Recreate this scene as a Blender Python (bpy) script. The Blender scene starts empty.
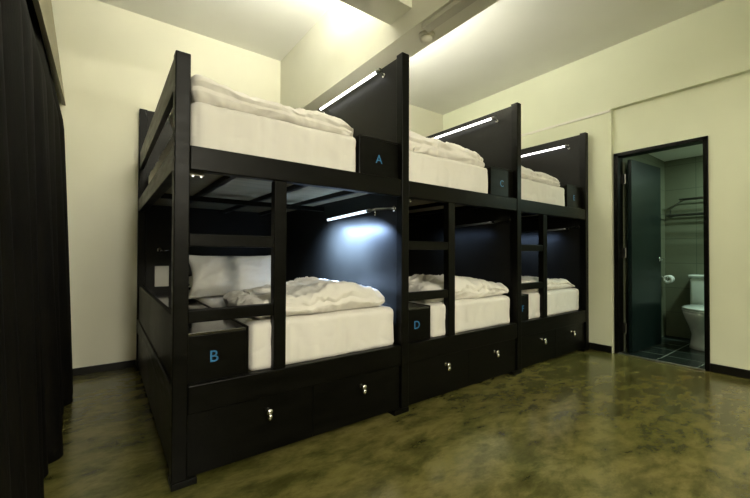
import bpy, bmesh, math, random
from mathutils import Vector, Matrix, noise
random.seed(4)
S = bpy.context.scene
C = S.collection

# ------------------------------------------------------------------ materials
def nodes(name):
    m = bpy.data.materials.new(name); m.use_nodes = True
    return m, m.node_tree, m.node_tree.nodes['Principled BSDF']

def noisy(name, c1, c2, scale=6.0, rough=.5, rough2=None, bump=0.0, bscale=60, metal=0.0, stretch=(1, 1, 1), detail=4, spec=None, lo=.35, hi=.65):
    m, t, b = nodes(name)
    tc = t.nodes.new('ShaderNodeTexCoord'); mp = t.nodes.new('ShaderNodeMapping')
    mp.inputs['Scale'].default_value = stretch
    t.links.new(tc.outputs['Object'], mp.inputs['Vector'])
    n = t.nodes.new('ShaderNodeTexNoise'); n.inputs['Scale'].default_value = scale; n.inputs['Detail'].default_value = detail
    t.links.new(mp.outputs['Vector'], n.inputs['Vector'])
    r = t.nodes.new('ShaderNodeValToRGB')
    r.color_ramp.elements[0].position = lo; r.color_ramp.elements[0].color = (*c1, 1)
    r.color_ramp.elements[1].position = hi; r.color_ramp.elements[1].color = (*c2, 1)
    t.links.new(n.outputs['Fac'], r.inputs['Fac']); t.links.new(r.outputs['Color'], b.inputs['Base Color'])
    b.inputs['Roughness'].default_value = rough; b.inputs['Metallic'].default_value = metal
    if spec is not None: b.inputs['Specular IOR Level'].default_value = spec
    if rough2 is not None:
        mr = t.nodes.new('ShaderNodeMapRange'); mr.inputs['From Min'].default_value = .3; mr.inputs['From Max'].default_value = .7
        mr.inputs['To Min'].default_value = rough; mr.inputs['To Max'].default_value = rough2
        t.links.new(n.outputs['Fac'], mr.inputs['Value']); t.links.new(mr.outputs['Result'], b.inputs['Roughness'])
    if bump:
        n2 = t.nodes.new('ShaderNodeTexNoise'); n2.inputs['Scale'].default_value = bscale; n2.inputs['Detail'].default_value = 3
        t.links.new(mp.outputs['Vector'], n2.inputs['Vector'])
        bp = t.nodes.new('ShaderNodeBump'); bp.inputs['Strength'].default_value = bump; bp.inputs['Distance'].default_value = .01
        t.links.new(n2.outputs['Fac'], bp.inputs['Height']); t.links.new(bp.outputs['Normal'], b.inputs['Normal'])
    return m

M = {}
M['wall'] = noisy('cream_paint', (.74, .725, .58), (.78, .765, .615), 1.5, .55, bump=.05, bscale=120)
M['wallr'] = noisy('greenish_cream_wall', (.68, .70, .52), (.72, .74, .555), 1.5, .55, bump=.05, bscale=120)  # right wall, pilaster and wall beam: cream tinted slightly greener and darker
M['ceil'] = noisy('ceiling_paint', (.80, .80, .74), (.84, .84, .78), 1.5, .6, bump=.06, bscale=90)
M['beam'] = noisy('beam_paint', (.60, .595, .49), (.64, .635, .52), 2, .5, bump=.04, bscale=90)
M['black'] = noisy('black_stained_wood', (.0016, .0016, .0009), (.003, .0029, .0018), 5, .32, .44, spec=.12, bump=.05, bscale=40, stretch=(1, 1, 6))
M['panel'] = noisy('black_laminate_panel', (.009, .0088, .0075), (.012, .0118, .010), 3, .36, .44, spec=.12)
M['gloss'] = noisy('black_gloss_lid', (.010, .010, .008), (.014, .014, .011), 3, .10, spec=1.0)
M['skirt'] = noisy('black_skirting', (.004, .004, .003), (.007, .007, .005), 8, .4, spec=.2)
M['sheet'] = noisy('white_cotton_sheet', (.76, .735, .69), (.80, .775, .73), 4, .9, bump=.12, bscale=14, stretch=(1, 1, .4), spec=.2)
M['duvet'] = noisy('white_duvet_cotton', (.78, .75, .70), (.82, .79, .74), 4, .9, bump=.22, bscale=11, spec=.2)
M['pillow'] = noisy('pillowcase_cotton', (.84, .82, .76), (.87, .85, .79), 5, .9, bump=.15, bscale=12, spec=.2)
M['board'] = noisy('plywood_base_board', (.20, .18, .115), (.26, .235, .15), 3, .6, stretch=(1, 6, 1))
M['chrome'] = noisy('chrome', (.72, .72, .70), (.8, .8, .78), 10, .18, metal=1)
M['steel'] = noisy('dark_steel', (.12, .12, .11), (.18, .18, .16), 10, .35, metal=1)
M['plastic'] = noisy('white_plastic', (.72, .70, .60), (.75, .73, .64), 8, .35)
M['trunk'] = noisy('grey_trunking_plastic', (.42, .41, .33), (.46, .45, .36), 5, .45)
M['curtain'] = noisy('dark_brown_curtain', (.0012, .0010, .0003), (.0045, .0036, .0014), 30, .8, bump=.15, bscale=200, stretch=(1, 1, .15), spec=.15)
M['pelmet'] = noisy('pelmet_olive_paint', (.15, .135, .075), (.18, .165, .095), 3, .5)
M['blue'] = noisy('blue_letter_paint', (.03, .16, .36), (.04, .20, .42), 10, .4)
M['china'] = noisy('white_china', (.66, .70, .66), (.70, .74, .70), 4, .12)
M['doorpaint'] = noisy('black_door_teal_reflection', (.0025, .0075, .007), (.004, .011, .010), 3, .3, spec=.25)  # black door leaf; its teal reflection is put into the base colour
M['paper'] = noisy('toilet_paper', (.8, .8, .76), (.84, .84, .8), 20, .9)
M['alu'] = noisy('aluminium_strip', (.42, .42, .40), (.55, .55, .52), 12, .35, metal=1)

def emit(name, col, strength):
    m, t, b = nodes(name)
    n = t.nodes.new('ShaderNodeTexNoise'); n.inputs['Scale'].default_value = 3
    r = t.nodes.new('ShaderNodeValToRGB')
    r.color_ramp.elements[0].color = (col[0]*.95, col[1]*.95, col[2]*.95, 1); r.color_ramp.elements[1].color = (*col, 1)
    t.links.new(n.outputs['Fac'], r.inputs['Fac']); t.links.new(r.outputs['Color'], b.inputs['Emission Color'])
    b.inputs['Emission Strength'].default_value = strength; b.inputs['Base Color'].default_value = (.8, .8, .8, 1)
    return m
M['tube_warm'] = emit('lit_tube_neutral', (1, 1, .96), 3.5)
M['tube_blue'] = emit('lit_tube_cool', (.70, .86, 1), 1.4)
M['tube_off'] = noisy('unlit_tube', (.05, .055, .06), (.07, .075, .08), 5, .3)
M['globe'] = emit('lit_globe', (1, .93, .78), 4)
M['tube_room'] = emit('lit_room_tube', (1, .95, .78), 6)

# polished stained concrete
m, t, b = nodes('polished_concrete'); M['floor'] = m
tc = t.nodes.new('ShaderNodeTexCoord')
mp = t.nodes.new('ShaderNodeMapping'); mp.inputs['Rotation'].default_value = (0, 0, .5); mp.inputs['Scale'].default_value = (1, 1.9, 1)
t.links.new(tc.outputs['Object'], mp.inputs['Vector'])
n1 = t.nodes.new('ShaderNodeTexNoise'); n1.inputs['Scale'].default_value = 2.9; n1.inputs['Detail'].default_value = 10; n1.inputs['Roughness'].default_value = .72; n1.inputs['Distortion'].default_value = .25
n2 = t.nodes.new('ShaderNodeTexNoise'); n2.inputs['Scale'].default_value = 6.5; n2.inputs['Detail'].default_value = 8; n2.inputs['Roughness'].default_value = .65; n2.inputs['Distortion'].default_value = .3
n3 = t.nodes.new('ShaderNodeTexNoise'); n3.inputs['Scale'].default_value = .9; n3.inputs['Detail'].default_value = 5
for n in (n1, n2, n3): t.links.new(mp.outputs['Vector'], n.inputs['Vector'])
r1 = t.nodes.new('ShaderNodeValToRGB'); e = r1.color_ramp.elements
e[0].position = .22; e[0].color = (.050, .047, .010, 1); e[1].position = .78; e[1].color = (.205, .172, .050, 1)
k = e.new(.43); k.color = (.092, .083, .024, 1); k = e.new(.55); k.color = (.165, .143, .047, 1)
t.links.new(n1.outputs['Fac'], r1.inputs['Fac'])
r2 = t.nodes.new('ShaderNodeValToRGB'); e = r2.color_ramp.elements
e[0].position = .32; e[0].color = (.45, .50, .38, 1); e[1].position = .56; e[1].color = (1, 1, 1, 1)
t.links.new(n2.outputs['Fac'], r2.inputs['Fac'])
mx = t.nodes.new('ShaderNodeMix'); mx.data_type = 'RGBA'; mx.blend_type = 'MULTIPLY'; mx.inputs[0].default_value = .8
t.links.new(r1.outputs['Color'], mx.inputs[6]); t.links.new(r2.outputs['Color'], mx.inputs[7])
r3 = t.nodes.new('ShaderNodeValToRGB'); e = r3.color_ramp.elements
e[0].position = .4; e[0].color = (1, 1, 1, 1); e[1].position = .7; e[1].color = (.82, .93, .70, 1)
t.links.new(n3.outputs['Fac'], r3.inputs['Fac'])
mx2 = t.nodes.new('ShaderNodeMix'); mx2.data_type = 'RGBA'; mx2.blend_type = 'MULTIPLY'; mx2.inputs[0].default_value = .8
t.links.new(mx.outputs[2], mx2.inputs[6]); t.links.new(r3.outputs['Color'], mx2.inputs[7])
t.links.new(mx2.outputs[2], b.inputs['Base Color'])
mr = t.nodes.new('ShaderNodeMapRange'); mr.inputs['To Min'].default_value = .10; mr.inputs['To Max'].default_value = .27
t.links.new(n2.outputs['Fac'], mr.inputs['Value']); t.links.new(mr.outputs['Result'], b.inputs['Roughness'])
bp = t.nodes.new('ShaderNodeBump'); bp.inputs['Strength'].default_value = .05; bp.inputs['Distance'].default_value = .02
t.links.new(n1.outputs['Fac'], bp.inputs['Height']); t.links.new(bp.outputs['Normal'], b.inputs['Normal'])

def tiles(name, c1, c2, grout, w, h, rough, axes):
    m, t, b = nodes(name)
    tc = t.nodes.new('ShaderNodeTexCoord'); sp = t.nodes.new('ShaderNodeSeparateXYZ'); cb = t.nodes.new('ShaderNodeCombineXYZ')
    t.links.new(tc.outputs['Object'], sp.inputs[0])
    t.links.new(sp.outputs[axes[0]], cb.inputs[0]); t.links.new(sp.outputs[axes[1]], cb.inputs[1])
    br = t.nodes.new('ShaderNodeTexBrick'); br.offset = 0
    br.inputs['Color1'].default_value = (*c1, 1); br.inputs['Color2'].default_value = (*c2, 1); br.inputs['Mortar'].default_value = (*grout, 1)
    br.inputs['Scale'].default_value = 1; br.inputs['Brick Width'].default_value = w; br.inputs['Row Height'].default_value = h
    br.inputs['Mortar Size'].default_value = .004
    t.links.new(cb.outputs[0], br.inputs['Vector']); t.links.new(br.outputs['Color'], b.inputs['Base Color'])
    b.inputs['Roughness'].default_value = rough
    return m
M['tile_floor'] = tiles('black_floor_tiles', (.010, .016, .014), (.013, .019, .017), (.34, .38, .32), .3, .3, .25, ('X', 'Y'))
M['tile_yz'] = tiles('olive_wall_tiles', (.14, .15, .10), (.16, .17, .115), (.09, .10, .07), .6, .3, .3, ('Y', 'Z'))
M['tile_xz'] = tiles('olive_side_tiles', (.14, .15, .10), (.16, .17, .115), (.09, .10, .07), .6, .3, .3, ('X', 'Z'))

# ------------------------------------------------------------------ mesh helpers
def box(bm, x0, x1, y0, y1, z0, z1, bev=0.0, seg=2):
    r = bmesh.ops.create_cube(bm, size=1)
    for v in r['verts']:
        v.co = Vector(((x0+x1)/2 + v.co.x*(x1-x0), (y0+y1)/2 + v.co.y*(y1-y0), (z0+z1)/2 + v.co.z*(z1-z0)))
    if bev:
        es = list({e for v in r['verts'] for e in v.link_edges})
        bmesh.ops.bevel(bm, geom=es, offset=bev, segments=seg, affect='EDGES', profile=.5)
    return bm

def prism(bm, pts, axis, a0, a1):
    """closed outline (2-D) swept from a0 to a1 along axis; pts in the other two axes in order"""
    def P(p, a):
        if axis == 'x': return (a, p[0], p[1])
        if axis == 'y': return (p[0], a, p[1])
        return (p[0], p[1], a)
    A = [bm.verts.new(P(p, a0)) for p in pts]; B = [bm.verts.new(P(p, a1)) for p in pts]
    n = len(pts)
    bm.faces.new(A); bm.faces.new(B[::-1])
    for i in range(n): bm.faces.new((A[i], B[i], B[(i+1) % n], A[(i+1) % n]))
    bmesh.ops.recalc_face_normals(bm, faces=bm.faces)
    return bm

def rod(bm, p0, p1, r, n=16, r2=None):
    p0 = Vector(p0); p1 = Vector(p1); d = p1-p0
    q = d.to_track_quat('Z', 'Y').to_matrix().to_4x4()
    bmesh.ops.create_cone(bm, cap_ends=True, segments=n, radius1=r, radius2=r if r2 is None else r2, depth=d.length,
                          matrix=Matrix.Translation((p0+p1)/2) @ q)
    return bm

def lathe(bm, prof, n=28, M4=Matrix.Identity(4)):
    rings = []
    for r, z in prof:
        rings.append([bm.verts.new(M4 @ Vector((r*math.cos(2*math.pi*i/n), r*math.sin(2*math.pi*i/n), z))) for i in range(n)])
    for a, b_ in zip(rings, rings[1:]):
        for i in range(n): bm.faces.new((a[i], a[(i+1) % n], b_[(i+1) % n], b_[i]))
    bm.faces.new(rings[0][::-1]); bm.faces.new(rings[-1])
    bmesh.ops.recalc_face_normals(bm, faces=bm.faces)
    return bm

def tube_path(bm, pts, r, n=10):
    pts = [Vector(p) for p in pts]; rings = []
    for i, p in enumerate(pts):
        d = (pts[min(i+1, len(pts)-1)] - pts[max(i-1, 0)]).normalized()
        q = d.to_track_quat('Z', 'Y')
        rings.append([bm.verts.new(p + q @ Vector((r*math.cos(2*math.pi*k/n), r*math.sin(2*math.pi*k/n), 0))) for k in range(n)])
    for a, b_ in zip(rings, rings[1:]):
        for i in range(n): bm.faces.new((a[i], a[(i+1) % n], b_[(i+1) % n], b_[i]))
    bm.faces.new(rings[0][::-1]); bm.faces.new(rings[-1])
    bmesh.ops.recalc_face_normals(bm, faces=bm.faces)
    return bm

def obj(name, bm, mat, parent=None, smooth=False):
    me = bpy.data.meshes.new(name); bm.to_mesh(me); bm.free()
    me.materials.append(M[mat] if isinstance(mat, str) else mat)
    if smooth:
        for p in me.polygons: p.use_smooth = True
    o = bpy.data.objects.new(name, me); C.objects.link(o)
    if parent is not None:
        o.parent = parent; o.matrix_parent_inverse = Matrix.Translation(-parent.location) if parent.type == 'EMPTY' else Matrix.Identity(4)
    return o

def tag(o, label, cat, group=None):
    o['label'] = label; o['category'] = cat
    if group: o['group'] = group
    return o
def thing(name, label, cat, loc=(0, 0, 0), group=None):
    o = bpy.data.objects.new(name, None); C.objects.link(o); o.location = loc; o.empty_display_size = .1
    return tag(o, label, cat, group)
def struct(name, bm, mat, parent=None, smooth=False):
    o = obj(name, bm, mat, parent, smooth)
    if parent is None: o['kind'] = 'structure'
    return o
def N(): return bmesh.new()

# soft rounded block for mattresses and folded duvets
def soft(x0, x1, y0, y1, z0, z1, r, cuts, fn=None):
    bm = N(); bmesh.ops.create_cube(bm, size=2)
    bmesh.ops.subdivide_edges(bm, edges=bm.edges, cuts=cuts, use_grid_fill=True)
    h = Vector(((x1-x0)/2, (y1-y0)/2, (z1-z0)/2)); c0 = Vector(((x0+x1)/2, (y0+y1)/2, (z0+z1)/2))
    rr = Vector((min(r[0], h.x), min(r[1], h.y), min(r[2], h.z)))
    for v in bm.verts:
        q = Vector((v.co.x*h.x, v.co.y*h.y, v.co.z*h.z))
        c = Vector([max(-(h[i]-rr[i]), min(h[i]-rr[i], q[i])) for i in range(3)])
        d = Vector([(q[i]-c[i])/rr[i] for i in range(3)])
        if d.length > 1e-6:
            mxx = max(abs(d.x), abs(d.y), abs(d.z))
            d = d.normalized()*mxx
        p = c + Vector([d[i]*rr[i] for i in range(3)])
        u = Vector((p.x/h.x, p.y/h.y, p.z/h.z))
        p = p + c0
        if fn: p = fn(p, u)
        v.co = p
    return bm

def nz(p, s, seed=0): return noise.noise(Vector((p.x*s[0]+seed*7.3, p.y*s[1]+seed*3.1, p.z*s[2]+seed*5.7)))

def mattress(x0, x1, z0, z1, seed, label, group, y0=1.79, y1=3.74):
    def fn(p, u):
        q = p.copy()
        if u.y < -.5:      # front face: hanging sheet folds
            f = -abs(nz(p, (15, 0, 1.6), seed))**.6*.016 + nz(p, (7, 2, 9), seed+3)*.006 - abs(nz(p, (9, 0, 7), seed+9))**.5*.008 + .008
            q.y += f
        if u.x < -.9: q.x += nz(p, (0, 14, 1.5), seed+4)*.006 + .003
        if u.x > .9: q.x += nz(p, (0, 14, 1.5), seed+5)*.006 - .003
        if u.z > .6: q.z += nz(p, (5, 5, 2), seed+6)*.006
        return q
    o = obj('mattress', soft(x0, x1, y0, y1, z0, z1, (.035, .035, .035), 54, fn), 'sheet', None, True)
    return tag(o, label, 'mattress', group)

def duvet(x0, x1, z0, prof, seed, label, y0=1.81, y1=2.45, amp=1.0, group='folded duvets on the bunks', folds=False):
    """prof: list of (x, top z)"""
    def top(x):
        if x <= prof[0][0]: return prof[0][1]
        for (a, za), (b_, zb) in zip(prof, prof[1:]):
            if x <= b_:
                k = (x-a)/(b_-a); k = k*k*(3-2*k); return za+(zb-za)*k
        return prof[-1][1]
    zm = max(p[1] for p in prof)
    def fn(p, u):
        q = p.copy()
        k = (p.z-z0)/(zm-z0)
        q.z = z0 + k*(top(p.x)-z0)
        w = max(0, min(1, k*1.6))
        # diagonal creases
        a = nz(p, (4, 5, 3), seed)
        cre = 1-abs(noise.noise(Vector((p.x*9+p.y*6+a*1.6+seed, p.y*5-p.x*3+seed*2, p.z*6))))*2
        cr2 = 1-abs(noise.noise(Vector((p.x*17-p.y*9+a*2.2+seed*5, p.y*14+p.x*6, p.z*9))))*2
        q.z += w*amp*(a*.014 + (cre-.6)*.018 + (cr2-.6)*.010)
        if u.y < 0: q.y += (nz(p, (5, 0, 14), seed+2)*.020*amp + (cre-.6)*.014 + (cr2-.6)*.008)*min(1, -u.y*1.5)
        if abs(u.x) > .8: q.x += nz(p, (0, 6, 12), seed+8)*.02*amp
        if folds:          # puckered hem at the right end
            e = max(0, (u.x-.1))
            s = math.sin(p.x*95 + p.z*25 + a*3)
            q.z += .006*s*e*w; q.y += .006*s*e
        # fold seam half way up on the front
        if u.y < -.5 and abs(k-.48) < .16: q.y += .013*(1-abs(k-.48)/.16)
        return q
    o = obj('duvet', soft(x0, x1, y0, y1, z0, zm, (.05, .06, (zm-z0)*.5), 84, fn), 'duvet', None, True)
    return tag(o, label, 'duvet', group)

def pillow(w, h, t, mat4, seed, label, group='pillows on the lower bunks'):
    bm = N(); n = 44; m_ = 34
    def P(i, j, s):
        u = -1+2*i/n; v = -1+2*j/m_
        e = max(0, (1-u**2))**.5 * max(0, (1-v**2))**.5
        pin = 1 + .06*(abs(u)*abs(v))**3 - .13*(1-abs(u)**2)*abs(v)**2*.6 - .13*(1-abs(v)**2)*abs(u)**2*.6
        x = u*w/2*pin; y = v*h/2*pin
        a = noise.noise(Vector((u*2.1+seed, v*2.3, s*2+seed))); c = 1-abs(noise.noise(Vector((u*5+seed*3, v*4+a*2, s*5))))*2
        rad = (1 - .0*e)
        z = s*(t/2*e*rad) + e*s*(a*.018+(c-.6)*.008)
        return Vector((x, y, z))
    top = [[bm.verts.new(mat4 @ P(i, j, 1)) for j in range(m_+1)] for i in range(n+1)]
    bot = [[top[i][j] if i in (0, n) or j in (0, m_) else bm.verts.new(mat4 @ P(i, j, -1)) for j in range(m_+1)] for i in range(n+1)]
    for i in range(n):
        for j in range(m_):
            bm.faces.new((top[i][j], top[i+1][j], top[i+1][j+1], top[i][j+1]))
            try: bm.faces.new((bot[i][j], bot[i][j+1], bot[i+1][j+1], bot[i+1][j]))
            except ValueError: pass
    bmesh.ops.recalc_face_normals(bm, faces=bm.faces)
    o = obj('pillow', bm, 'pillow', None, True)
    return tag(o, label, 'pillow', group)

# ------------------------------------------------------------------ room shell
XL, XR, YB, YF, ZC = -.5, 4.20, 3.85, -3.2, 3.13
struct('floor', box(N(), XL-.1, 4.30, YF-.1, YB+.1, -.1, 0), 'floor')
struct('ceiling', box(N(), XL-.1, 4.30, YF-.1, YB+.1, ZC, ZC+.1), 'ceil')
struct('wall_back', box(N(), XL-.1, 4.30, YB, YB+.1, 0, ZC), 'wall')
struct('wall_front', box(N(), XL-.1, 4.30, YF-.1, YF, 0, ZC), 'pelmet')
struct('wall_left', box(N(), XL-.1, XL, YF, YB, 0, ZC), 'wall')
DY0, DY1, DZ = .812, 1.540, 2.035
bm = N(); box(bm, XR, XR+.1, YF, DY0, 0, ZC); box(bm, XR, XR+.1, DY1, YB, 0, ZC); box(bm, XR, XR+.1, DY0, DY1, DZ, ZC)
struct('wall_right', bm, 'wallr')
struct('trim_1', box(N(), 4.148, XR, 1.547, YB, 0, 2.49), 'wallr')             # pilaster at the end of the bunks
struct('trim_2', box(N(), 4.143, XR, YF, YB, 2.49, ZC), 'wallr')                # wall beam above the bathroom door
struct('trim_3', box(N(), 1.545, 1.765, YF, YB, 2.425, ZC), 'beam')           # ceiling beam running to the back wall
struct('trim_4', box(N(), XL, 1.545, 1.70, 1.915, 2.555, ZC), 'beam')         # crossing beam
struct('trim_5', box(N(), 4.134, 4.148, 1.55, YB, 2.462, 2.488, .003), 'plastic')  # thin cable cover under the wall beam
# leaning bulkhead above the curtain
bm = N(); prism(bm, [(-.262, 2.19), (-.285, 2.19), (-.41, ZC), (-.375, ZC)], 'y', YF, YB)
struct('trim_6', bm, 'pelmet')
struct('baseboard_back', box(N(), XL, .234, YB-.014, YB, 0, .062, .003), 'skirt')
bm = N(); box(bm, XR-.014, XR, YF, .812, 0, .072, .003)
struct('baseboard_right', bm, 'skirt')
struct('baseboard_pilaster', box(N(), 4.134, 4.148, 1.55, YB, 0, .072, .003), 'skirt')

# bathroom beyond the door
struct('floor_bathroom', box(N(), 4.30, 5.75, -.5, 1.62, -.1, .0), 'tile_floor')
struct('floor_threshold', box(N(), 4.192, 4.31, DY0+.03, DY1-.03, -.004, .006), 'tile_floor')
struct('wall_bathroom_back', box(N(), 5.62, 5.72, -.5, 1.62, 0, 2.2), 'tile_yz')
struct('wall_bathroom_left', box(N(), 4.30, 5.62, 1.50, 1.60, 0, 2.2), 'tile_xz')
struct('wall_bathroom_right', box(N(), 4.30, 5.62, -.5, -.4, 0, 2.2), 'tile_xz')
struct('ceiling_bathroom', box(N(), 4.30, 5.62, -.4, 1.50, 2.17, 2.27), 'ceil')
struct('trim_7', box(N(), 4.176, 4.192, DY0+.03, DY1-.03, 0, .012, .003), 'alu')   # metal threshold strip

# door
d = thing('door_1', 'black bathroom door standing open inward in its black frame', 'door', (4.20, 1.5, 0)); d['kind'] = 'structure'
bm = N(); box(bm, 4.182, 4.31, DY1-.04, DY1, 0, DZ, .003); box(bm, 4.182, 4.31, DY0, DY0+.034, 0, DZ, .003); box(bm, 4.182, 4.31, DY0, DY1, DZ-.034, DZ, .003)
obj('door_frame', bm, 'black', d)
ang = math.radians(-4.5)
T = Matrix.Translation((4.305, 1.458, 0)) @ Matrix.Rotation(ang, 4, 'Z')
bm = N(); box(bm, 0, .69, -.036, 0, .012, 1.975, .003)
bmesh.ops.transform(bm, matrix=T, verts=bm.verts)
leaf = obj('door_leaf', bm, 'doorpaint', d)
for zc in (.25, 1.02, 1.78):
    bm = N(); rod(bm, (4.295, 1.478, zc-.05), (4.295, 1.478, zc+.05), .011); box(bm, 4.285, 4.302, 1.483, 1.4995, zc-.05, zc+.05)
    obj('hinge', bm, 'steel', d)
bm = N()
rod(bm, (.635, -.036, .955), (.635, -.046, .955), .024); rod(bm, (.635, -.044, .955), (.635, -.075, .955), .009)
tube_path(bm, [(.635, -.072, .955), (.62, -.078, .955), (.56, -.078, .953), (.53, -.074, .95)], .008)
bmesh.ops.transform(bm, matrix=T, verts=bm.verts)
h = obj('door_handle', bm, 'chrome', None, True); h.parent = leaf; h['label'] = 'chrome lever handle'

# toilet (faces -x)
tl = thing('toilet', 'white two-piece toilet with cistern against the far bathroom wall', 'toilet', (5.3, 1.0, 0))
def ring(cx, cy, rx0, rx1, ry, z, n=36):
    out = []
    for i in range(n):
        a = 2*math.pi*i/n; c, s = math.cos(a), math.sin(a)
        out.append((cx + (rx1 if c > 0 else rx0)*c, cy + ry*s, z))
    return out
def loft(bm, rings, cap0=True, cap1=True):
    R = [[bm.verts.new(p) for p in r] for r in rings]; n = len(R[0])
    for a, b_ in zip(R, R[1:]):
        for i in range(n): bm.faces.new((a[i], a[(i+1) % n], b_[(i+1) % n], b_[i]))
    if cap0: bm.faces.new(R[0][::-1])
    if cap1: bm.faces.new(R[-1])
    bmesh.ops.recalc_face_normals(bm, faces=bm.faces)
    return bm
bm = N()
loft(bm, [ring(5.22, 1.0, .19, .24, .155, 0), ring(5.22, 1.0, .18, .23, .145, .04), ring(5.22, 1.0, .16, .22, .135, .14), ring(5.20, 1.0, .18, .23, .150, .22),
          ring(5.16, 1.0, .235, .25, .175, .32), ring(5.15, 1.0, .255, .27, .188, .375), ring(5.15, 1.0, .258, .27, .19, .40), ring(5.15, 1.0, .20, .2, .135, .402), ring(5.15, 1.0, .16, .16, .10, .32), ring(5.16, 1.0, .08, .08, .05, .25)])
obj('bowl', bm, 'china', tl, True)
bm = N(); loft(bm, [ring(5.145, 1.0, .262, .262, .192, .404), ring(5.145, 1.0, .268, .265, .198, .414), ring(5.145, 1.0, .262, .262, .192, .424)])
obj('seat', bm, 'china', tl, True)
bm = N(); loft(bm, [ring(5.145, 1.0, .262, .262, .192, .427), ring(5.145, 1.0, .266, .265, .196, .438), ring(5.145, 1.0, .24, .25, .175, .448)])
obj('seat_lid', bm, 'china', tl, True)
bm = N(); box(bm, 5.42, 5.615, .80, 1.20, .40, .74, .03, 4); obj('cistern', bm, 'china', tl, True)
bm = N(); box(bm, 5.41, 5.617, .79, 1.21, .742, .775, .012, 3); cl = obj('cistern_lid', bm, 'china', tl)
bm = N(); rod(bm, (5.515, 1.0, .775), (5.515, 1.0, .785), .022); obj('flush_button', bm, 'chrome', tl)
for ch in tl.children: ch.data.transform(Matrix.Translation((-.012, .022, 0)))

# towel rack on the far bathroom wall
rk = thing('towel_rack', 'two tier chrome towel rack high on the bathroom wall', 'towel rack', (5.6, 1.15, 1.45))
bm = N()
for x_, z_ in ((5.60, 1.475), (5.56, 1.475), (5.44, 1.475), (5.50, 1.475)): rod(bm, (x_, .78, z_), (x_, 1.44, z_), .007, 10)
for x_, z_ in ((5.58, 1.66), (5.52, 1.66), (5.46, 1.66)): rod(bm, (x_, .78, z_), (x_, 1.32, z_), .006, 10)
obj('rail', bm, 'steel', rk)
for y_ in (1.44, .78):
    yy = min(y_, 1.32)
    bm = N(); rod(bm, (5.44, y_, 1.475), (5.617, y_, 1.475), .008, 10); tube_path(bm, [(5.60, y_, 1.475), (5.59, y_, 1.56), (5.57, yy, 1.66)], .007)
    rod(bm, (5.46, yy, 1.66), (5.617, yy, 1.66), .007, 10); rod(bm, (5.605, y_, 1.475), (5.62, y_, 1.475), .02)
    obj('bracket', bm, 'steel', rk, True)

# toilet paper
tp = thing('toilet_paper_holder', 'small chrome paper holder beside the open bathroom door', 'toilet paper holder', (5.42, 1.49, .72))
bm = N(); rod(bm, (5.49, 1.50, .725), (5.49, 1.485, .725), .022); tube_path(bm, [(5.49, 1.49, .725), (5.49, 1.42, .725), (5.48, 1.415, .725), (5.37, 1.415, .725)], .006)
obj('arm', bm, 'chrome', tp, True)
bm = N(); n = 30
R0 = []
for (r, x) in ((.02, 5.375), (.048, 5.375), (.048, 5.47), (.02, 5.47)):
    R0.append([bm.verts.new((x, 1.415 + r*math.cos(2*math.pi*i/n), 0.711 + r*math.sin(2*math.pi*i/n))) for i in range(n)])
for a, b_ in zip(R0, R0[1:] + R0[:1]):
    for i in range(n): bm.faces.new((a[i], a[(i+1) % n], b_[(i+1) % n], b_[i]))
bmesh.ops.recalc_face_normals(bm, faces=bm.faces)
tag(obj('toilet_paper_roll', bm, 'paper', None, True), 'white toilet paper roll on the holder in the bathroom', 'toilet paper')

# ------------------------------------------------------------------ bunks
FY = 1.745      # front plane
PX = [(.235, .295), (1.506, 1.566), (2.782, 2.842), (4.033, 4.093)]
desc = ['left', 'middle', 'right']
letters = [('A', 'B'), ('C', 'D'), ('E', 'F')]
ladder_x = [(.678, .742), (1.945, 2.012), (3.205, 3.272)]
boxes_low = [(.296, .565), (1.567, 1.798), (2.843, 3.015)]
boxes_up = [(1.207, 1.505), (2.473, 2.781), (3.715, 4.032)]
def letter(ch, x, z, y, parent, size=.075):
    cu = bpy.data.curves.new('letter', 'FONT'); cu.body = ch; cu.size = size; cu.extrude = .0008; cu.align_x = 'CENTER'; cu.align_y = 'CENTER'
    o = bpy.data.objects.new('letter', cu); C.objects.link(o)
    dg = bpy.context.evaluated_depsgraph_get(); me = bpy.data.meshes.new_from_object(o.evaluated_get(dg))
    bpy.data.objects.remove(o)
    me.transform(Matrix.Translation((x, y, z)) @ Matrix.Rotation(math.pi/2, 4, 'X'))
    me.materials.clear(); me.materials.append(M['blue'])
    o = bpy.data.objects.new('letter', me); C.objects.link(o); o.parent = parent
    o['label'] = 'blue letter ' + ch
labels = ['black double bunk bed with lockers A and B, nearest the curtain',
          'black double bunk bed with lockers C and D, in the middle of the row',
          'black double bunk bed at the far end of the row, next to the pilaster']
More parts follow.
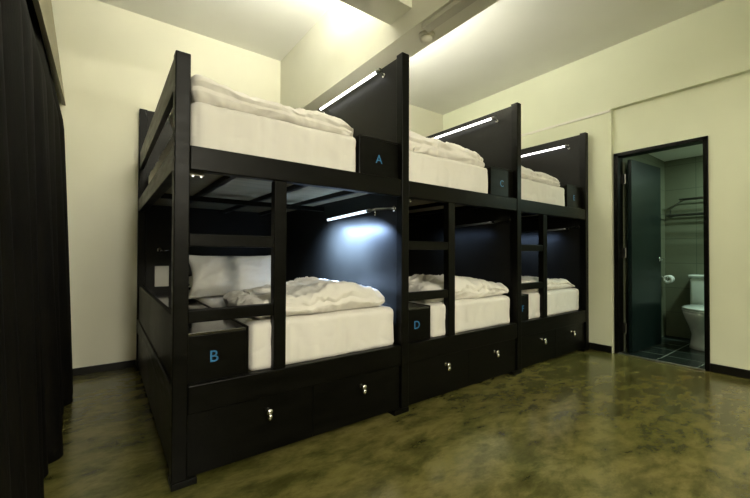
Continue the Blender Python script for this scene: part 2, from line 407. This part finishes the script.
for i in range(3):
    xa = PX[i][0] if i == 0 else PX[i][1]+.0005     # left edge of this unit
    xi0, xi1 = PX[i][1], PX[i+1][0]
    xb = PX[i+1][1]
    b = thing('bunk_bed', labels[i], 'bunk bed', ((xi0+xi1)/2, FY, 0), 'bunk beds in a row')
    # posts
    if i == 0:
        bm = N(); box(bm, *PX[0], FY, FY+.06, .03, 1.868, .004); obj('post', bm, 'black', b)
        bm = N(); box(bm, *PX[0], 3.785, 3.845, 0, 2.27, .004); obj('post', bm, 'black', b)
        bm = N(); box(bm, .235, .335, FY-.003, FY+.09, 0, .0295, .003); obj('foot', bm, 'black', b)
    bm = N(); box(bm, *PX[i+1], FY, FY+.06, .03, 2.285, .004); obj('post', bm, 'black', b)
    bm = N(); box(bm, PX[i+1][0]-.06, xb + (-.0005 if i == 2 else .05) - (0 if i < 2 else 0), FY-.003, FY+.09, 0, .0295, .003) if i == 2 else box(bm, PX[i+1][0]-.06, xb, FY-.003, FY+.09, 0, .0295, .003)
    obj('foot', bm, 'black', b)
    # divider panel behind the tall post, reaching the back wall
    bm = N(); box(bm, PX[i+1][0]+.012, xb-.012, FY+.061, 3.80, .03, 2.275, .003); obj('divider_panel', bm, 'panel', b)
    # headboard at the back wall
    bm = N(); box(bm, xi0+.0005 if i == 0 else xa, PX[i+1][0]+.011, 3.80, 3.83, .03, 2.27, .002); obj('headboard', bm, 'panel', b)
    # front rails
    rb = .005
    bm = N(); box(bm, xi0+.0005 if i == 0 else xa, PX[i+1][0]-.0005, FY+.004, FY+.056, .30, .425, rb); obj('lower_rail', bm, 'black', b)
    bm = N(); box(bm, xi0+.0005 if i == 0 else xa, PX[i+1][0]-.0005, FY+.004, FY+.056, 1.365, 1.472, rb); obj('upper_rail', bm, 'black', b)
    if i == 0:   # left end, seen end-on
        bm = N(); box(bm, .237, .293, FY+.061, 3.784, .31, .425, .004); obj('side_rail', bm, 'black', b)
        bm = N(); box(bm, .237, .293, FY+.061, 3.784, 1.365, 1.472, .004); obj('side_rail', bm, 'black', b)
        bm = N(); box(bm, .247, .272, FY+.061, 3.784, .426, .72, .003); obj('side_board', bm, 'panel', b)
        bm = N(); box(bm, .247, .272, FY+.061, 3.784, .02, .309, .003); obj('side_board', bm, 'panel', b)
        bm = N(); box(bm, .243, .272, FY+.061, 3.784, 1.735, 1.883, .004); obj('guard_rail', bm, 'black', b)
    # ladder
    lx0, lx1 = ladder_x[i]
    bm = N(); box(bm, lx0, lx1, FY+.006, FY+.056, .4255, 1.3645, .004); obj('ladder_post', bm, 'black', b)
    for z_ in (.695, 1.03):
        bm = N(); box(bm, xi0+.0005 if i == 0 else xa, lx0-.0005, FY+.010, FY+.050, z_, z_+.056, .004); obj('rung', bm, 'black', b)
    # platforms
    px0 = xi0+.002
    bm = N(); box(bm, px0, PX[i+1][0]+.011, FY+.057, 3.799, .395, .412); obj('bed_base', bm, 'board', b)
    bm = N(); box(bm, px0, PX[i+1][0]+.011, FY+.057, 3.799, 1.430, 1.447); obj('bed_base', bm, 'board', b)
    for xx in (xi0+.245, xi0+.66, xi0+1.02):
        bm = N(); box(bm, xx-.014, xx+.014, FY+.057, 3.799, 1.40, 1.4295); obj('bed_slat', bm, 'black', b)
    bm = N(); box(bm, px0, PX[i+1][0]+.011, 2.78, 2.82, 1.365, 1.3995); obj('cross_bar', bm, 'black', b)
    # bracket bolts under the upper rail
    bm = N(); box(bm, xi0+.004, xi0+.07, FY+.057, FY+.075, 1.350, 1.3645, .002); br = obj('bracket', bm, 'steel', b)
    for k in (0, 1):
        bm = N(); rod(bm, (xi0+.02+k*.034, FY+.058, 1.346), (xi0+.02+k*.034, FY+.046, 1.346), .005, 10); obj('bolt', bm, 'alu', br)
        br.children[-1].parent = br
    # lockers
    lo0, lo1 = boxes_low[i]; up0, up1 = boxes_up[i]
    bm = N(); box(bm, lo0, lo1-.012, 1.785, 3.799, .413, .632, .002); bx = obj('locker_box', bm, 'black', b)
    bm = N(); box(bm, lo0, lo1-.013, 1.783, 3.799, .6325, .646, .002); o = obj('locker_lid', bm, 'gloss', bx)
    bm = N(); box(bm, lo1-.0125, lo1, 1.783, 3.799, .413, .650, .002); o = obj('locker_side', bm, 'black', bx)
    letter(letters[i][1], {0: .408, 1: 1.672, 2: 2.925}[i], .528, 1.7838, bx)
    bm = N(); box(bm, up0, up1, 1.785, 3.799, 1.448, 1.70, .003); bx = obj('locker_box', bm, 'black', b)
    bm = N(); box(bm, up0, up1, 1.783, 3.799, 1.7005, 1.712, .002); o = obj('locker_lid', bm, 'panel', bx)
    letter(letters[i][0], {0: 1.352, 1: 2.62, 2: 3.86}[i], 1.580, 1.7838, bx)
    # drawers
    w = (PX[i+1][0]-xi0-.004)/2
    for k in (0, 1):
        a0 = xi0+.002+k*w+.001; a1 = a0+w-.002
        bm = N(); box(bm, a0, a1, FY+.018, FY+.036, .028, .296, .001); box(bm, a0+.012, a1-.012, FY+.036, 2.6, .045, .26)
        dr = obj('drawer', bm, 'black', b)
        bm = N(); xc = (a0+a1)/2 + (.055 if k == 0 else .01)
        lathe(bm, [(.011, 0), (.011, .003), (.006, .006), (.006, .014), (.012, .020), (.014, .026), (.010, .031), (.002, .033)], 18,
              Matrix.Translation((xc, FY+.018, .232)) @ Matrix.Rotation(math.pi/2, 4, 'X') @ Matrix.Scale(1.25, 4))
        lathe(bm, [(.002, 0), (.010, -.004), (.015, -.014), (.011, -.028), (.003, -.034)], 16, Matrix.Translation((xc, FY-.014, .226)))
        kn = obj('knob', bm, 'chrome', dr, True); kn['label'] = 'small chrome knob'
    bm = N(); box(bm, px0, PX[i+1][0]+.011, FY+.07, FY+.085, .0, .027); obj('plinth', bm, 'black', b)

# bedding -----------------------------------------------------------------
mg = 'white sheeted bunk mattresses'
mattress(.300, 1.203, 1.4485, 1.695, 1, 'white sheeted mattress on the top bunk beside locker A', mg)
mattress(1.585, 2.468, 1.4485, 1.695, 2, 'white sheeted mattress on the top bunk beside locker C', mg)
mattress(2.850, 3.708, 1.4485, 1.675, 3, 'white sheeted mattress on the far top bunk next to the pilaster', mg)
mattress(.572, 1.497, .4135, .662, 4, 'white sheeted mattress on the lower bunk beside locker B', mg)
mattress(1.805, 2.760, .4135, .652, 5, 'white sheeted mattress on the lower bunk beside locker D', mg)
mattress(3.022, 3.995, .4135, .652, 6, 'white sheeted mattress on the far lower bunk next to the pilaster', mg)
duvet(.302, 1.21, 1.697, [(.30, 1.84), (.60, 1.80), (.9, 1.80), (1.1, 1.80), (1.21, 1.77)], 11, 'folded white duvet on the top bunk beside locker A', folds=False)
duvet(1.59, 2.475, 1.697, [(1.6, 1.84), (1.9, 1.835), (2.1, 1.835), (2.35, 1.83), (2.44, 1.79)], 12, 'folded white duvet on the top bunk beside locker C', folds=True)
duvet(2.86, 3.70, 1.677, [(2.86, 1.82), (3.1, 1.785), (3.25, 1.77), (3.4, 1.79), (3.6, 1.775), (3.66, 1.74)], 13, 'folded white duvet on the far top bunk next to the pilaster')
duvet(.60, 1.455, .664, [(.60, .76), (.82, .775), (1.0, .80), (1.15, .825), (1.3, .80), (1.455, .76)], 14, 'folded white duvet on the lower bunk beside locker B', amp=1.2)
duvet(1.82, 2.76, .654, [(1.80, .765), (2.0, .77), (2.17, .825), (2.35, .80), (2.72, .755)], 15, 'folded white duvet on the lower bunk beside locker D', amp=1.2, folds=True)
duvet(3.03, 3.96, .654, [(3.01, .75), (3.3, .765), (3.6, .76), (3.8, .745), (3.92, .71)], 16, 'folded white duvet on the far lower bunk next to the pilaster')
# pillows of lower bunk B: one propped against another
Rx = Matrix.Rotation(math.radians(64), 4, 'X')
pillow(.68, .345, .21, Matrix.Translation((.845, 3.00, .828)) @ Matrix.Rotation(math.radians(-4), 4, 'Z') @ Rx, 2, 'plump white pillow propped up behind locker B')
pillow(.64, .42, .16, Matrix.Translation((.86, 3.34, .760)) @ Matrix.Rotation(math.radians(5), 4, 'X'), 5, 'white pillow lying flat behind the propped one')

# ------------------------------------------------------------------ lamps on the panels
def area(name, loc, rot, sx, sy, power, col, spread=None):
    l = bpy.data.lights.new(name, 'AREA'); l.shape = 'RECTANGLE'; l.size = sx; l.size_y = sy; l.energy = power; l.color = col
    if spread: l.spread = math.radians(spread)
    o = bpy.data.objects.new(name, l); C.objects.link(o); o.location = loc; o.rotation_euler = rot
    return o
for i in range(3):
    xf = PX[i+1][0]+.012
    z_ = [2.235, 2.205, 2.175][i]
    t_ = thing('reading_lamp', ['lit tube lamp at the top of the tall panel above locker A', 'lit tube lamp at the top of the tall panel above locker C', 'lit tube lamp at the top of the last tall panel by the wall'][i],
               'lamp', (xf, 2.35, z_), 'tube lamps on the upper panels')
    y0 = [1.97, 1.97, 1.94][i]; y1 = 2.77
    bm = N(); rod(bm, (xf-.045, y0, z_), (xf-.045, y1, z_), .0095, 16); obj('tube', bm, 'tube_warm', t_, True)
    for yy, s in ((y0, -1), (y1, 1)):
        bm = N(); rod(bm, (xf-.045, yy, z_), (xf-.045, yy+s*.035, z_), .014, 14); rod(bm, (xf-.045, yy+s*.02, z_), (xf, yy+s*.02, z_-.02), .006, 10)
        obj('end_cap', bm, 'steel', t_, True)
        bm = N(); rod(bm, (xf-.006, yy+s*.02, z_-.022), (xf, yy+s*.02, z_-.022), .014, 14); rod(bm, (xf-.010, yy+s*.02, z_-.012), (xf-.004, yy+s*.02, z_-.012), .006, 10)
        obj('bracket', bm, 'chrome', t_, True)
for i, (pw, lab) in enumerate(((1.0, 'cool white lit tube lamp inside the lower bunk beside locker B'), (.01, 'unlit tube lamp inside the lower bunk beside locker D'), (.03, 'dark tube lamp inside the far lower bunk next to the pilaster'))):
    xf = PX[i+1][0]+.012; z_ = 1.292
    t_ = thing('reading_lamp', lab, 'lamp', (xf, 2.35, z_), 'tube lamps inside the lower bunks')
    ox = .20
    bm = N(); rod(bm, (xf-ox, 1.855, z_-.024), (xf-ox, 2.357, z_-.043), .009, 16); obj('tube', bm, 'tube_blue' if i == 0 else 'tube_off', t_, True)
    bm = N(); rod(bm, (xf-ox, 1.856, z_-.024), (xf-ox, 1.83, z_-.023), .012, 14); tube_path(bm, [(xf-ox, 1.835, z_-.023), (xf-ox+.04, 1.825, z_-.012), (xf-.04, 1.84, z_+.003), (xf-.001, 1.83, z_+.003)], .008)
    obj('arm', bm, 'steel' if i == 0 else 'black', t_, True)
    bm = N(); rod(bm, (xf-ox+.06, 1.857, z_), (xf-ox+.06, 1.857, z_-.05), .004, 8); obj('pull', bm, 'chrome' if i == 0 else 'black', t_, True); bm = N(); rod(bm, (xf-.012, 1.83, z_+.003), (xf, 1.83, z_+.003), .018, 14); obj('bracket', bm, 'chrome' if i == 0 else 'black', t_, True)
    # the lamp's light: a strip just under the tube, turned to the panel and down
    area('reading_lamp_light', (xf-.19, 2.38, z_-.09), (0, math.radians(-48), 0), .03, .5, 38*pw, (.42, .62, 1), 130)

# ------------------------------------------------------------------ fittings
o = box(N(), .365, .475, 3.790, 3.7995, .70, .885, .003)
pl = obj('socket_plate', o, 'plastic'); tag(pl, 'cream switch plate on the black headboard left of the pillow', 'switch plate')
for zz in (.745, .84):
    bm = N(); box(bm, .385, .455, 3.7865, 3.790, zz-.022, zz+.022, .001); q = obj('rocker', bm, 'plastic', None); q.parent = pl
hk = thing('coat_hook', 'small chrome hook above the cream switch plate', 'hook', (.41, 3.8, 1.03))
bm = N(); rod(bm, (.40, 3.80, 1.03), (.40, 3.785, 1.03), .02, 16); obj('rose', bm, 'chrome', hk, True)
bm = N(); tube_path(bm, [(.40, 3.786, 1.03), (.40, 3.75, 1.025), (.42, 3.73, 1.022), (.47, 3.73, 1.03)], .007); obj('arm', bm, 'chrome', hk, True)

sd = thing('smoke_detector', 'round white smoke detector under the ceiling beam', 'smoke detector', (1.665, 1.69, 2.425))
bm = N(); lathe(bm, [(.052, 2.4245), (.052, 2.412), (.047, 2.405)], 28, Matrix.Translation((1.665, 1.69, 0))); obj('base', bm, 'plastic', sd, True)
bm = N(); lathe(bm, [(.040, 2.4045), (.040, 2.390), (.030, 2.378), (.012, 2.374)], 28, Matrix.Translation((1.665, 1.69, 0))); obj('sensor_cap', bm, 'plastic', sd, True)
bm = N(); box(bm, 1.560, 1.628, -.6, 1.63, 2.392, 2.4245, .004)
tag(obj('cable_trunking', bm, 'trunk'), 'grey cable trunking running along the underside of the ceiling beam', 'trunking')
bm = N(); box(bm, 1.632, 1.650, -.6, 1.60, 2.412, 2.4245, .003)
tag(obj('conduit', bm, 'plastic'), 'thin white conduit beside the grey trunking under the ceiling beam', 'conduit')

# curtain
bm = N(); ny, nzz = 520, 40; rows = []
for j in range(nzz+1):
    z = .012 + (2.75-.012)*j/nzz; row = []
    for i_ in range(ny+1):
        s = i_/ny; y = 3.36 - s*3.7
        if z < 1.9: xc = -.232 - .036*z
        else: xc = -.232 - .036*1.9 - .20*(z-1.9)
        ph = s*2*math.pi*19 + .8*math.sin(s*23) + .25*math.sin(z*1.1+s*9)
        amp = .062*(1+.25*math.sin(s*51)) * (.75+.25*(1-z/2.75))
        x = xc + amp*math.sin(ph) + .010*math.sin(ph*2+1) + .014*math.sin(s*31+z*.8)
        yy = y + .018*math.cos(ph)
        row.append(bm.verts.new((x, yy, z)))
    rows.append(row)
for a, b_ in zip(rows, rows[1:]):
    for i_ in range(ny): bm.faces.new((a[i_], a[i_+1], b_[i_+1], b_[i_]))
cu = obj('curtain', bm, 'curtain', None, True)
so = cu.modifiers.new('thickness', 'SOLIDIFY'); so.thickness = .004; so.offset = 0
tag(cu, 'full length dark brown pleated curtain hanging along the left wall', 'curtain')
tr = thing('curtain_track', 'dark curtain track with white gliders behind the leaning board', 'curtain track', (-.40, 1.6, 2.78))
bm = N(); box(bm, -.445, -.415, -.3, 3.6, 2.765, 2.79, .002); obj('track', bm, 'steel', tr)
for k in range(24):
    y_ = 3.32 - k*.15
    bm = N(); box(bm, -.436, -.424, y_-.006, y_+.006, 2.735, 2.7645, .002); obj('glider', bm, 'plastic', tr)

# ------------------------------------------------------------------ room lights
def batten(x0, x1, y0, y1, z0, z1, tube, label):
    t_ = thing('fluorescent_batten', label, 'ceiling light', ((x0+x1)/2, (y0+y1)/2, z1), 'fluorescent battens')
    bm = N(); box(bm, x0, x1, y0, y1, z0, z1, .004); obj('housing', bm, 'plastic', t_)
    bm = N(); rod(bm, *tube, .013); obj('tube', bm, 'tube_room', t_, True)
WARM = (1, .95, .80)
batten(.5, 1.45, 1.916, 1.956, 2.80, 2.86, ((.52, 1.972, 2.83), (1.43, 1.972, 2.83)), 'fluorescent batten on the back of the crossing beam')
area('batten_light', (.98, 2.0, 2.83), (math.radians(160), 0, 0), .9, .05, 33, (1, .97, .87), 172)
batten(1.766, 1.806, 2.0, 3.2, 2.78, 2.84, ((1.822, 2.02, 2.81), (1.822, 3.18, 2.81)), 'fluorescent batten on the right flank of the ceiling beam')
area('batten_light', (1.85, 2.6, 2.83), (0, math.radians(-160), 0), .05, 1.2, 40, (1, .97, .87), 165)
for (x_, y_, pw) in ((.75, -1.3, 16), (2.7, -1.5, 8)):
    batten(x_-.05, x_+.05, y_-.6, y_+.6, 3.08, 3.128, ((x_, y_-.58, 3.066), (x_, y_+.58, 3.066)), 'fluorescent batten on the ceiling of the %s half of the room' % ('curtain' if x_ < 1 else 'bathroom'))
    area('batten_light', (x_, y_, 3.04), (0, 0, 0), .12, 1.2, pw, WARM)
# added key light behind the viewpoint, shaped as a hanging globe
t_ = thing('added_key_globe', 'added globe light hanging unseen behind the viewpoint', 'added light', (.40, -2.75, ZC))
bm = N(); rod(bm, (.40, -2.75, 2.70), (.40, -2.75, ZC-.002), .004, 8); obj('cord', bm, 'black', t_)
bm = N(); lathe(bm, [(.13*math.sin(math.pi*(k+.15)/16.3), 2.58-.13*math.cos(math.pi*(k+.15)/16.3)) for k in range(17)], 28, Matrix.Translation((.40, -2.75, 0))); obj('globe', bm, 'globe', t_, True)
l = bpy.data.lights.new('added_key_light', 'POINT'); l.energy = 180; l.color = WARM; l.shadow_soft_size = .14
o = bpy.data.objects.new('added_key_light', l); C.objects.link(o); o.location = (.40, -2.55, 2.38)
# bathroom ceiling lamp
t_ = thing('bathroom_downlight', 'round downlight in the bathroom ceiling', 'ceiling light', (5.15, .50, 2.17))
bm = N(); rod(bm, (5.15, .50, 2.1695), (5.15, .50, 2.155), .07, 28); obj('lens', bm, 'tube_off', t_)
area('bathroom_light', (5.15, .50, 2.14), (0, 0, 0), .12, .12, 13, (.72, 1, .82))

w = bpy.data.worlds.new('World'); S.world = w; w.use_nodes = True
w.node_tree.nodes['Background'].inputs[0].default_value = (.9, .95, .8, 1); w.node_tree.nodes['Background'].inputs[1].default_value = .02

# ------------------------------------------------------------------ camera
cam = bpy.data.cameras.new('camera'); co = bpy.data.objects.new('camera', cam); C.objects.link(co); S.camera = co
yw, pt, rl = math.radians(36.57), math.radians(.78), math.radians(.2)
F = Vector((math.sin(yw)*math.cos(pt), math.cos(yw)*math.cos(pt), math.sin(pt)))
R = Vector((math.cos(yw), -math.sin(yw), 0)); U = R.cross(F)
R2 = R*math.cos(rl)+U*math.sin(rl); U2 = U*math.cos(rl)-R*math.sin(rl)
mt = Matrix((R2, U2, -F)).transposed().to_4x4(); mt.translation = (0, 0, 1); co.matrix_world = mt
cam.sensor_width = 36; cam.lens = 365/750*36; cam.clip_start = .02
S.view_settings.view_transform = 'Standard'; S.view_settings.look = 'None'; S.view_settings.gamma = 1; S.view_settings.exposure = .66
try: S.view_settings.use_curve_mapping = False
except Exception: pass
